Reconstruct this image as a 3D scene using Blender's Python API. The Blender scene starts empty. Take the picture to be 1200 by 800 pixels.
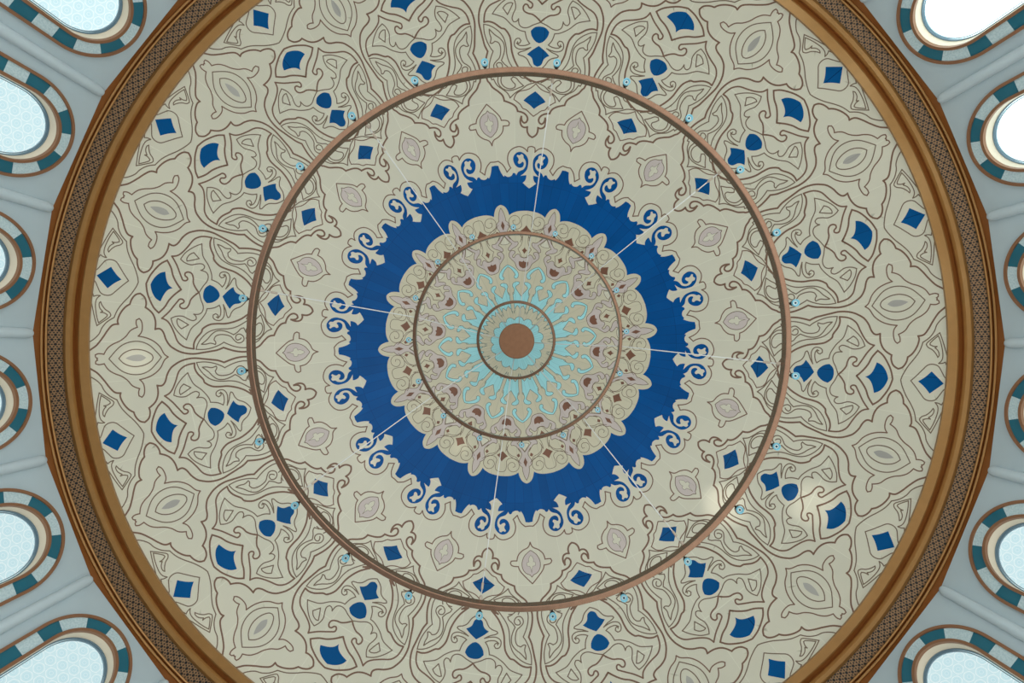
import bpy, bmesh, math, random
from math import sin, cos, pi, radians, degrees, sqrt, atan2, hypot
from mathutils import Vector, Matrix
from mathutils.geometry import delaunay_2d_cdt

random.seed(4)
scene = bpy.context.scene
COL = scene.collection

# ------------------------------------------------------------------ camera calibration
F = 600.0                              # focal length in pixels of the 1200 x 800 frame
EYE = 1.55                             # eye height above the floor
TX, TY = -0.0165, 0.0034               # tiny tilt of the camera from the zenith
OFF = (0.078, -0.260)                  # axis of the dome relative to the camera
def rotm(tx, ty):
    cx, sx, cy, sy = cos(tx), sin(tx), cos(ty), sin(ty)
    return Matrix(((1, 0, 0), (0, cx, -sx), (0, sx, cx))) @ Matrix(((cy, 0, sy), (0, 1, 0), (-sy, 0, cy)))
RM = rotm(TX, TY)
# world: dome axis is x = y = 0, heights below are above the eye; zoff lifts them above the floor
CAM = Vector((-OFF[0], -OFF[1], 0.0))

# dome: spherical cap
RIM_R, RIM_Z, APEX_Z = 10.06, 12.0, 18.5
RC = (RIM_R ** 2 + (APEX_Z - RIM_Z) ** 2) / (2 * (APEX_Z - RIM_Z))
ZC = APEX_Z - RC
def dome_pt(s, a):
    """s: tangent of the angle from the axis as seen from the middle of the hall (x F), a: azimuth in radians"""
    k = s / F
    A = 1 + k * k
    z = (ZC + sqrt(max(0.0, ZC * ZC - A * (ZC * ZC - RC * RC)))) / A
    rho = k * z
    w = shift_w(s)
    x, y = rho * cos(a) + SHX * w, rho * sin(a) + SHY * w
    return Vector((x, y, ZC + sqrt(max(0.0, RC * RC - x * x - y * y)) + EYE))
SHX, SHY = 0.052, 0.026                # the crown of the painting sits a few centimetres off the axis
def shift_w(s):
    return max(0.0, min(1.0, (262.0 - s) / 95.0))

ANG = [5.99, 6.40, 6.76, 7.13, 7.71, 7.86, 8.14, 8.39, 8.59, 8.71, 6.32, 3.88, 4.35, 4.86, 5.13, 5.58]
AX = [22.5 * k + ANG[k] for k in range(16)]
def axis(k):
    return AX[k % 16] + 360.0 * (k // 16)
def half_b(k, side):
    """azimuth of the border of sector k on the given side"""
    return (axis(k) + axis(k + side)) / 2

def pix_canon(px, py, k):
    """a point seen in the photograph in sector k -> canonical (x, y) in the half sector"""
    d = RM.transposed() @ Vector(((px - 600) / F, (py - 400) / F, 1.0))
    c = CAM - Vector((0, 0, ZC))
    A = d.dot(d); B = 2 * c.dot(d); C = c.dot(c) - RC * RC
    t = (-B + sqrt(B * B - 4 * A * C)) / (2 * A)
    X = CAM + d * t
    s, x, y = F * hypot(X.x, X.y) / X.z, X.x, X.y
    for _ in range(4):
        w = shift_w(s); x, y = X.x - SHX * w, X.y - SHY * w
        s = F * hypot(x, y) / X.z
    a = degrees(atan2(y, x))
    ak = AX[k % 16]
    dl = (a - ak + 180) % 360 - 180
    side = 1 if dl >= 0 else -1
    hw = abs(half_b(k % 16, side) - ak)
    dl = abs(dl) / hw * 11.25
    return (s * cos(radians(dl)), s * sin(radians(dl)), side)

# ------------------------------------------------------------------ materials
def new_mat(name):
    m = bpy.data.materials.new(name); m.use_nodes = True
    nt = m.node_tree; b = nt.nodes['Principled BSDF']
    return m, nt, b
def srgb(r, g, b):
    f = lambda c: (c / 255) / 12.92 if c / 255 <= 0.04045 else (((c / 255) + 0.055) / 1.055) ** 2.4
    return (f(r), f(g), f(b), 1)
def N(nt, typ, **kw):
    n = nt.nodes.new(typ)
    for k, v in kw.items():
        setattr(n, k, v)
    return n
def math_n(nt, op, a, b=None, c=None):
    n = nt.nodes.new('ShaderNodeMath'); n.operation = op
    for i, v in enumerate((a, b, c)):
        if v is None: continue
        if isinstance(v, (int, float)): n.inputs[i].default_value = v
        else: nt.links.new(v, n.inputs[i])
    return n.outputs[0]
def mix_col(nt, fac, a, b, mode='MIX'):
    n = nt.nodes.new('ShaderNodeMix'); n.data_type = 'RGBA'; n.blend_type = mode
    for i, v in ((0, fac), (6, a), (7, b)):
        if isinstance(v, (int, float, tuple)): n.inputs[i].default_value = v
        else: nt.links.new(v, n.inputs[i])
    return n.outputs[2]
def dome_coords(nt):
    """azimuth (turns) and radius of the surface point"""
    tc = N(nt, 'ShaderNodeTexCoord'); sp = N(nt, 'ShaderNodeSeparateXYZ')
    nt.links.new(tc.outputs['Object'], sp.inputs[0])
    a = math_n(nt, 'DIVIDE', math_n(nt, 'ARCTAN2', sp.outputs[1], sp.outputs[0]), 2 * pi)
    r = math_n(nt, 'SQRT', math_n(nt, 'ADD', math_n(nt, 'MULTIPLY', sp.outputs[0], sp.outputs[0]),
                                  math_n(nt, 'MULTIPLY', sp.outputs[1], sp.outputs[1])))
    return tc, a, r
def dome_mat(name, col, seams=32, rings=(), rough=0.38, vary=0.05, seam_col=None, seam_amt=0.35, lo=0.0, seam_w=0.016):
    m, nt, b = new_mat(name)
    tc, a, r = dome_coords(nt)
    u = math_n(nt, 'MULTIPLY', math_n(nt, 'ADD', a, 1.0 + 5.99 / 360), seams)
    cell = math_n(nt, 'FLOOR', u)
    ringid = 0.0
    mask = None
    fr = math_n(nt, 'ABSOLUTE', math_n(nt, 'SUBTRACT', math_n(nt, 'FRACT', u), 0.5))
    dist = math_n(nt, 'MULTIPLY', math_n(nt, 'SUBTRACT', 0.5, fr), math_n(nt, 'MULTIPLY', r, 2 * pi / seams))
    mask = math_n(nt, 'LESS_THAN', dist, seam_w / 2)
    acc = None
    for q in rings:
        d = math_n(nt, 'ABSOLUTE', math_n(nt, 'SUBTRACT', r, q))
        mask = math_n(nt, 'MAXIMUM', mask, math_n(nt, 'LESS_THAN', d, 0.007))
        st = math_n(nt, 'GREATER_THAN', r, q)
        acc = st if acc is None else math_n(nt, 'ADD', acc, st)
    wn = N(nt, 'ShaderNodeTexWhiteNoise'); wn.noise_dimensions = '2D'
    cb = N(nt, 'ShaderNodeCombineXYZ'); nt.links.new(cell, cb.inputs[0])
    if acc is not None: nt.links.new(acc, cb.inputs[1])
    nt.links.new(cb.outputs[0], wn.inputs['Vector'])
    nz = N(nt, 'ShaderNodeTexNoise'); nz.inputs['Scale'].default_value = 1.3; nz.inputs['Detail'].default_value = 5
    nt.links.new(tc.outputs['Object'], nz.inputs['Vector'])
    v = math_n(nt, 'ADD', math_n(nt, 'MULTIPLY', math_n(nt, 'SUBTRACT', wn.outputs['Value'], 0.5), vary * 2),
               math_n(nt, 'MULTIPLY', math_n(nt, 'SUBTRACT', nz.outputs['Fac'], 0.5), vary * 3))
    v = math_n(nt, 'ADD', 1.0, v)
    hsv = N(nt, 'ShaderNodeHueSaturation'); hsv.inputs['Color'].default_value = col
    nt.links.new(v, hsv.inputs['Value'])
    sc = seam_col or tuple(c * 0.6 for c in col[:3]) + (1,)
    n3 = N(nt, 'ShaderNodeTexNoise'); n3.inputs['Scale'].default_value = 0.9
    nt.links.new(tc.outputs['Object'], n3.inputs['Vector'])
    mm = math_n(nt, 'MULTIPLY', mask, math_n(nt, 'MULTIPLY', n3.outputs['Fac'], seam_amt * 2))
    out = mix_col(nt, mm, hsv.outputs[0], sc)
    nt.links.new(out, b.inputs['Base Color'])
    b.inputs['Roughness'].default_value = rough
    # slightly uneven panels
    n2 = N(nt, 'ShaderNodeTexNoise'); n2.inputs['Scale'].default_value = 0.8; n2.inputs['Detail'].default_value = 2
    nt.links.new(tc.outputs['Object'], n2.inputs['Vector'])
    bp = N(nt, 'ShaderNodeBump'); bp.inputs['Strength'].default_value = 0.25; bp.inputs['Distance'].default_value = 0.06
    nt.links.new(n2.outputs['Fac'], bp.inputs['Height'])
    nt.links.new(bp.outputs[0], b.inputs['Normal'])
    return m
def plain(name, col, rough=0.5, metal=0.0, noise=0.0, scale=6.0, bump=0.0):
    m, nt, b = new_mat(name)
    tc = N(nt, 'ShaderNodeTexCoord'); nz = N(nt, 'ShaderNodeTexNoise')
    nz.inputs['Scale'].default_value = scale; nz.inputs['Detail'].default_value = 6
    nt.links.new(tc.outputs['Object'], nz.inputs['Vector'])
    v = math_n(nt, 'ADD', 1.0, math_n(nt, 'MULTIPLY', math_n(nt, 'SUBTRACT', nz.outputs['Fac'], 0.5), noise * 2))
    hsv = N(nt, 'ShaderNodeHueSaturation'); hsv.inputs['Color'].default_value = col
    nt.links.new(v, hsv.inputs['Value']); nt.links.new(hsv.outputs[0], b.inputs['Base Color'])
    b.inputs['Roughness'].default_value = rough; b.inputs['Metallic'].default_value = metal
    if bump:
        bp = N(nt, 'ShaderNodeBump'); bp.inputs['Strength'].default_value = bump; bp.inputs['Distance'].default_value = 0.02
        nt.links.new(nz.outputs['Fac'], bp.inputs['Height']); nt.links.new(bp.outputs[0], b.inputs['Normal'])
    return m

RINGS = (4.0, 5.35, 7.4, 9.0)
WHITE_SEAM = srgb(236, 232, 206)
M = {}
M['cream'] = dome_mat('painted_cream', srgb(219, 214, 196), 64, RINGS, 0.34, 0.022, srgb(236, 234, 216), 0.55)
M['sand'] = dome_mat('painted_sand', srgb(214, 206, 182), 64, (), 0.42, 0.02)
M['blue'] = dome_mat('painted_deep_blue', srgb(0, 82, 152), 112, RINGS, 0.26, 0.10, srgb(8, 50, 100), 0.4)
M['blue2'] = dome_mat('painted_blue_inset', srgb(0, 82, 142), 32, RINGS, 0.3, 0.06, srgb(0, 40, 90), 0.7)
for _k in ('blue', 'blue2'): M[_k].node_tree.nodes['Principled BSDF'].inputs['Specular IOR Level'].default_value = 0.12
M['line'] = plain('painted_brown_line', srgb(122, 88, 68), 0.5, 0, 0.10, 3)
M['grey'] = plain('painted_grey_brown_line', srgb(118, 96, 76), 0.5, 0, 0.10, 3)
M['mauve'] = dome_mat('painted_mauve', srgb(208, 194, 190), 64, (), 0.42, 0.03)
M['brown'] = dome_mat('painted_chestnut', srgb(124, 78, 56), 64, (), 0.42, 0.10)
M['cyan'] = dome_mat('painted_pale_cyan', srgb(168, 230, 238), 64, (), 0.42, 0.03)
M['tealline'] = plain('painted_teal_line', srgb(92, 112, 104), 0.5)
M['greyeye'] = dome_mat('painted_dove_grey', srgb(176, 172, 166), 64, (), 0.42, 0.08)

# ------------------------------------------------------------------ the painted pattern (one half sector)
CROPS = {  # origin x, y, zoom, sector
    'P1': (820, 400, 8, 0), 'P2': (900, 400, 8, 0), 'P3': (980, 400, 8, 0), 'P4': (1030, 400, 8, 0),
    'P5': (1000, 460, 8, 0), 'P6': (900, 460, 8, 0), 'T1': (580, 80, 8, 12), 'U': (620, 0, 8, 12),
    'V': (770, 380, 10, 0), 'W': (560, 160, 8, 12), 'K1': (700, 380, 10, 0), 'R6': (590, 490, 10, 3),
    'C7': (560, 248.6, 13.333, 12), 'C8': (580, 288.4, 13.333, 12), 'C5': (600.2, 419.2, 10, 3),
}
def tr(spec):
    """'P3 20,310 50,350 | P6 ...' -> canonical points; '!' after a point marks a corner;
    '@A' / '@B' before a point snaps it on the sector axis / border"""
    pts, crop, snap = [], None, None
    for w in spec.replace('|', ' ').split():
        if w in CROPS: crop = CROPS[w]; continue
        if w in ('@A', '@B'): snap = w; continue
        corner = w.endswith('!')
        x, y = map(float, w.rstrip('!').split(','))
        if crop is None:       # polar: radius, degrees
            cx, cy = x * cos(radians(y)), x * sin(radians(y))
        else:
            cx, cy, sd = pix_canon(crop[0] + x / crop[2], crop[1] + y / crop[2], crop[3])
        if snap == '@A': cx, cy = hypot(cx, cy), 0.0
        if snap == '@B':
            r = hypot(cx, cy); cx, cy = r * cos(radians(11.25)), r * sin(radians(11.25))
        pts.append((cx, cy, corner)); snap = None
    return pts
def polar(spec):
    pts = []
    for w in spec.split():
        corner = w.endswith('!')
        r, d = map(float, w.rstrip('!').split(','))
        pts.append((r * cos(radians(d)), r * sin(radians(d)), corner))
    return pts
def smooth(pts, closed=False, step=1.0, auto=58):
    """centripetal curve through the points, broken at corners"""
    n = len(pts)
    P = [Vector((p[0], p[1])) for p in pts]
    corner = [p[2] for p in pts]
    for i in range(n):
        if not closed and i in (0, n - 1): corner[i] = True; continue
        a = P[i] - P[i - 1]; b = P[(i + 1) % n] - P[i]
        if a.length < 1e-6 or b.length < 1e-6: continue
        if degrees(a.angle(b)) > auto: corner[i] = True
    out = []
    segs = n if closed else n - 1
    for i in range(segs):
        p1, p2 = P[i], P[(i + 1) % n]
        p0 = P[i - 1] if (closed or i > 0) else p1
        p3 = P[(i + 2) % n] if (closed or i + 2 < n) else p2
        L = (p2 - p1).length
        if L < 1e-6: continue
        if corner[i]: t1 = None
        else:
            t1 = (p2 - p0); t1 = t1.normalized() * L * 1.0 if t1.length > 1e-6 else None
        if corner[(i + 1) % n]: t2 = None
        else:
            t2 = (p3 - p1); t2 = t2.normalized() * L * 1.0 if t2.length > 1e-6 else None
        if t1 is None and t2 is None: t1 = t2 = (p2 - p1)
        elif t1 is None: t1 = (p2 - p1) * 1.5 - t2 * 0.5
        elif t2 is None: t2 = (p2 - p1) * 1.5 - t1 * 0.5
        m = max(1, int(L / step + 0.6))
        for j in range(m):
            t = j / m
            h1 = 2 * t ** 3 - 3 * t ** 2 + 1; h2 = t ** 3 - 2 * t ** 2 + t
            h3 = -2 * t ** 3 + 3 * t ** 2; h4 = t ** 3 - t ** 2
            out.append(p1 * h1 + t1 * h2 + p2 * h3 + t2 * h4)
    if not closed: out.append(P[-1].copy())
    return out

PATTERN = []        # (material key, list of polygons [list of (x, y)])
def fill(mat, pts, step=1.0, auto=58):
    PATTERN.append((mat, [[tuple(p) for p in smooth(pts, True, step, auto)]]))
def stroke(mat, pts, w, closed=False, step=1.2, auto=58):
    c = smooth(pts, closed, step, auto)
    n = len(c); polys = []
    h = w / 2
    def seg_n(a, b):
        d = (b - a).normalized(); return Vector((-d.y, d.x)), d
    rng = n if closed else n - 1
    for i in range(rng):
        a, b = c[i], c[(i + 1) % n]
        if (b - a).length < 1e-5: continue
        nn, d = seg_n(a, b)
        def joint(idx, other, sgn):
            if 0 <= other < n or closed:
                o = c[other % n]
                if (o - c[idx % n]).length < 1e-6: return nn, 0
                on, od = seg_n(o, c[idx % n]) if sgn < 0 else seg_n(c[idx % n], o)
                if od.dot(d) > 0.55:
                    m = (nn + on).normalized(); return m / max(0.5, m.dot(nn)), 0
                return nn, h * 0.9
            return nn, h * 0.5
        n1, e1 = joint(i, i - 1, -1) if (closed or i > 0) else (nn, h * 0.5)
        n2, e2 = joint(i + 1, i + 2, 1) if (closed or i + 2 < n) else (nn, h * 0.5)
        a2, b2 = a - d * e1, b + d * e2
        polys.append([tuple(a2 - n1 * h), tuple(b2 - n2 * h), tuple(b2 + n2 * h), tuple(a2 + n1 * h)])
    PATTERN.append((mat, polys))

TH, TN = 2.05, 1.3     # widths of the thick and the thin painted lines (at this scale)

# --- rosette ground and blue annulus
ros_edge = tr('R6 @B 266,762 289,757 312,742 331,720 345,688 353,655 357,622! 400,640 470,648 @A 540,642')
bl = ('V @A 180,415! 202,446 232,490! 262,466 305,458! 325,462 305,528! 345,490 390,464 450,458 510,468 555,505 577,560 '
      '565,605 530,635 485,642 435,622 405,590 395,555 408,520 438,508 465,515 470,530 448,548 438,568 455,582 480,575 500,582 '
      '522,606! 540,598 535,575 556,555! 545,530 515,522 496,502 460,486 420,487 385,505 365,535 345,560 303,578! 326,600 '
      '320,620! 290,632 268,670 280,712 W 245,375 225,350 205,310 192,273! @B 157,272!')
blue_edge = tr(bl)
re_rev = [(p[0], p[1], p[2]) for p in ros_edge]
fill('sand', [(2 * cos(radians(11.25)), 2 * sin(radians(11.25)), True)] + [(p[0], p[1], p[2] or i in (0, len(ros_edge) - 1)) for i, p in enumerate(ros_edge)] + [(2, 0, True)])
blue_poly = [(p[0], p[1], p[2] or i in (0, len(blue_edge) - 1)) for i, p in enumerate(blue_edge)] + \
            [(p[0], p[1], p[2] or i in (0, len(ros_edge) - 1)) for i, p in enumerate(ros_edge)]
fill('blue', blue_poly, 1.0, 65)
# brown outline round the blue crown
stroke('line', tr('V @A 660,455! 645,485 622,490 595,487! 625,530 636,580 620,632 580,682 530,706 470,706 420,688 376,655! 320,690! '
                  'W 264,312! 232,262 190,231! @B 158,238'), 1.3)

# --- mauve almond medallion on the border axis
stroke('line', tr('P1 @B 68,570! 120,560 162,518 212,490 268,490! 275,460 282,440 303,436 322,458 316,515! 352,540 392,595 @B 443,678'), 1.3)
med = tr('P1 @B 140,600 162,573 210,546 270,540 322,557 357,592 368,640! @B 383,661')
fill('mauve', [(p[0], p[1], False) for p in med[:-1]] + [(med[-1][0], med[-1][1], True)])
stroke('grey', med, 0.8)
cr = tr('P1 @B 186,605 202,594 232,590! 252,600 258,588 273,585 292,596 290,618! 312,634 @B 344,656!')
fill('cream', cr)
stroke('grey', cr, 0.35)

# --- S4: thick outline of the large cells, from the small fleur to the rim
stroke('line', tr('P1 @A 212,210! 226,236 255,258 298,265! 290,290 300,320 338,338 384,335! 345,322 330,300 342,280 372,273 402,290 '
                  '422,325 428,378! 464,400 488,445 503,520! 548,543 580,590 610,650 650,690 | P6 20,225 90,261 180,278 300,275! 350,312 400,336 480,372 '
                  '550,402 620,417 690,418 750,405 800,385 | P5 50,340 92,280 130,256 175,270! 195,190 240,130 318,92! 322,50 350,5 | P3 @A 560,457! '), TH) if False else None
stroke('line', tr('P1 @A 212,210! 226,236 255,258 298,265! 290,290 300,320 338,338 384,335! 345,322 330,300 342,280 372,273 402,290 '
                  '422,325 428,378! 464,400 488,445 503,520! 548,543 580,590 610,650 650,690 P6 20,225 90,261 180,278 300,275! 350,312 400,336 480,372 '
                  '550,402 620,417 690,418 750,405 800,385 P5 50,340 92,280 130,256 175,270! 195,190 240,130 318,92! 322,50 350,2 '
                  'P3 560,457! 600,480 625,530 630,580! 668,622 697,690 705,760 P5 530,312! 580,335 612,392 640,470 680,560 722,612 755,650 800,700'), TH)
# --- S2: thick arch from the axis to the cell line
stroke('line', tr('T1 @A 388,131 460,112 560,62 P2 140,370 175,415 210,452 270,495 340,530 420,552 482,577 537,632 P6 540,185 575,260 582,315 568,360!'), TH)
# --- thin inset following both
stroke('grey', tr('P1 @A 722,300! 690,328 645,372 600,425 540,470! 580,502 607,550 637,610 690,655 P6 40,190 105,225 200,238 310,225! 340,257 400,302 470,337 '
                  '548,357! 545,300 520,230 480,172 430,135 370,110 300,90 240,60 180,7 P2 110,400 P1 750,360! 722,300'), TN)
# --- paisley scrolls inside that cell
stroke('grey', tr('T1 495,181! 535,205 590,235 645,245 695,230 735,190 745,135 742,95'), TN)
stroke('grey', tr('T1 495,181! 540,150 575,120 607,114 622,135 600,160 575,180 574,205 610,226 660,222 703,190 715,140 697,95 655,78'), TN)
stroke('grey', tr('P6 512,298! 470,286 430,266 383,266! 382,248 406,225 398,188 360,163 300,152 255,157 220,180 182,196 145,182 130,150 147,122 185,112 212,130 '
                  '210,160 190,173 168,158 160,142'), TN)
stroke('grey', tr('P6 130,80 160,45! 185,60 207,98 238,132! 330,120 400,138 440,180 470,240 512,298!'), TN)
# --- diamond frame on the axis
stroke('line', tr('P1 @A 405,228! 425,255 455,300 463,335 495,365 532,432! 585,420 618,390 640,335 665,295 @A 714,255'), 1.2)
fill('blue2', tr('P1 @A 474,236! 505,275 537,342! 580,310 @A 642,249!'))
# --- ornament with the kite and the drop
stroke('grey', tr('P2 @A 200,262 215,300 240,336 290,375 310,412 318,458 331,468 347,450 370,405 405,360! 382,412 372,465 390,508 432,520 465,507 473,480 '
                  '455,462 430,470 422,486 440,492'), TN)
stroke('grey', tr('P2 425,500 408,470 410,435 422,400 440,375! 480,410 545,437! 550,490 585,572 640,652 655,720 660,772! 720,745 780,705 P3 182,665 215,612! 170,580 110,565 '
                  '50,578 P2 645,580 620,560 628,535 655,519! 600,502 580,465 588,420 622,370 @A 657,308'), TN)
fill('blue2', tr('P2 @A 236,268 252,305 300,328 320,350 334,384! 380,345 @A 432,291!'))
fill('blue2', tr('P2 @A 458,290 470,325 512,367 560,386! 602,352 @A 617,303!'))
# --- bracket
stroke('line', tr('P3 @A 20,310! 55,350 78,395 82,440 100,482 135,494 162,482 163,460 138,438 135,422 152,410 180,414 195,440 215,482 250,557 300,633! 245,645 200,680 150,740 '
                  'P6 742,325 700,352 650,364 570,358'), TH - 0.2)
# --- fan frame
stroke('line', tr('P3 @A 190,322! 240,385 277,450 300,520 342,590! 400,555 450,500 492,440 515,390 @A 528,355!'), TH)
fill('blue2', tr('P3 @A 271,332! 310,356 335,402 353,481! 402,465 442,430 470,388 @A 486,352!'))
# --- small wedge
stroke('grey', tr('P3 38,630! 95,612 152,598! 155,622 132,660 92,683!'), TN, True)
# --- eye cartouche on the border axis
stroke('line', tr('P5 @B -12,492! 30,478 90,420 160,385 235,372 316,375! 296,332 300,280 322,230 350,211 372,232 365,265 345,295! 400,342 430,408 472,462 530,510 '
                  '570,560 590,626! 640,633 668,652 660,672 640,678 @B 640,700'), 1.45)
stroke('grey', tr('P5 @B 50,515! 110,474 190,432 270,420 350,437 420,477 470,532 @B 532,658!'), TN)
stroke('grey', tr('P5 @B 124,543! 150,510 222,494 300,502 360,527 412,572 @B 440,632!'), TN)
fill('greyeye', tr('P5 @B 192,548 245,541 310,560 350,585 @B 378,616'))
# --- rim field
stroke('grey', tr('P4 @A 205,356 215,410 250,500 300,590 330,660 345,742! P5 640,320 672,385 685,450 730,522 790,572'), TN + 0.1)
stroke('grey', tr('P4 @A 298,371! 340,420 390,490 430,540 480,556 530,545 570,500 610,452 662,425'), TN)
fill('blue2', tr('P4 @A 366,378! 420,420 475,488! 530,450 @A 607,402!'))
stroke('grey', tr('P5 765,92! 790,128 792,172 775,232 745,300 716,348! 655,270 655,252 690,243 722,247! 706,232 742,205 757,168 748,148 722,180 685,208 640,225 620,247 627,268 '
                  '725,378! 770,300 820,200 865,110 900,20'), TN)
stroke('grey', tr('P5 765,92! 800,100 825,115! 850,75 890,-10'), TN)
# --- rosette: petals on the border axis
petal = tr('R6 @B 266,725! 294,672 305,595 300,570! 335,510 292,430 292,388 318,342 C7 480,365 560,455 618,455 630,488 602,530 545,565 502,605 475,590 480,555 530,492! 470,430 @B 420,366 R6 @B 238,390')
fill('mauve', [(p[0], p[1], p[2] or i in (0, len(petal) - 1, len(petal) - 2)) for i, p in enumerate(petal)])
stroke('grey', petal, 0.65)
fill('cream', tr('R6 @B 236,388! 300,303! 285,292 @B 232,290!'))
stroke('grey', tr('R6 @B 236,388! 300,303! 285,292 @B 232,290'), 0.5)
fill('brown', tr('R6 @B 247,458! 281,512! @B 251,572!'))
stroke('grey', tr('C7 @A 738,712 682,695! 660,640 625,570! 670,520 695,450 700,365 R6 425,285 450,340 440,400 392,450 330,500'), 0.6)
stroke('grey', tr('K1 @A 572,366 566,402 545,430 480,432 430,421 395,445 385,490 396,540 440,572 490,575 530,545 540,505 520,465 480,448 445,465 432,497 445,522 475,531 486,510'), 0.6)
stroke('grey', tr('K1 268,390 320,410 355,460 366,520 400,560 425,592'), 0.6)
fill('brown', tr('K1 @A 328,368! 352,385 375,422! 405,392 @A 450,374!'), 1, 20)
fill('brown', tr('K1 311,540! 338,519! 361,541! 340,562!'))
# tulips
tul = tr('C8 @A 455,386 505,378 545,340 580,280 640,235 685,195 692,150 675,108 640,92 608,105 603,130 630,165 630,195 607,203 590,165 560,138 530,142 508,172 @A 455,183')
fill('mauve', tul)
stroke('grey', tul, 0.65)
fill('brown', tr('C8 @A 450,224! 468,246! 522,243! 518,285 498,322 @A 450,347'))
fill('brown', tr('C8 @A 462,12! 480,45 504,66! 482,88 @A 464,122!'), 1, 30)
# cyan arches
arch = tr('C8 @B 205,288! 260,315 320,360 360,410 369,455 350,494 326,504 302,490 299,470 318,450 300,410 250,352 @B 205,320!')
fill('cyan', arch); stroke('tealline', arch, 0.5)
# cyan branches on the axis
br = tr('C5 @A 195,372! 187,420 163,478 182,498 215,513 224,532 192,546 150,536 120,500 117,470 136,430 128,408 106,399! 100,340 98,260 94,185') + \
     polar('40.6,8.4! 43.0,6.2 44.8,4.6! 43.2,2.2 40.2,0!')
fill('cyan', br); stroke('tealline', br, 0.5, False)
# stems between the branches
def off_b(r, d): return (r, 11.25 - degrees(math.asin(min(1, d / r))))
stem = [off_b(38.5, 1.9) + (False,), off_b(50, 1.9) + (False,), off_b(59.5, 1.9) + (True,), off_b(61.0, 3.6) + (False,), off_b(63.0, 4.2) + (False,), off_b(65.5, 3.6) + (False,), off_b(67.5, 2.6) + (False,), off_b(70, 3.4) + (False,)]
stem = [(r * cos(radians(d)), r * sin(radians(d)), c) for r, d, c in stem]
tip = [(q * cos(radians(11.25)), q * sin(radians(11.25)), True) for q in (70, 38.5)]
fill('sand', stem[:-1] + [(stem[-1][0], stem[-1][1], True)] + tip)
stroke('tealline', stem, 0.5)
# scalloped disc round the hub
disc = polar('31.5,0 31.2,3.5 29.6,8 27.6,11.25!')
fill('cyan', [(2, 0, True)] + disc + [(2 * cos(radians(11.25)), 2 * sin(radians(11.25)), True)])
stroke('tealline', disc, 0.5)

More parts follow.
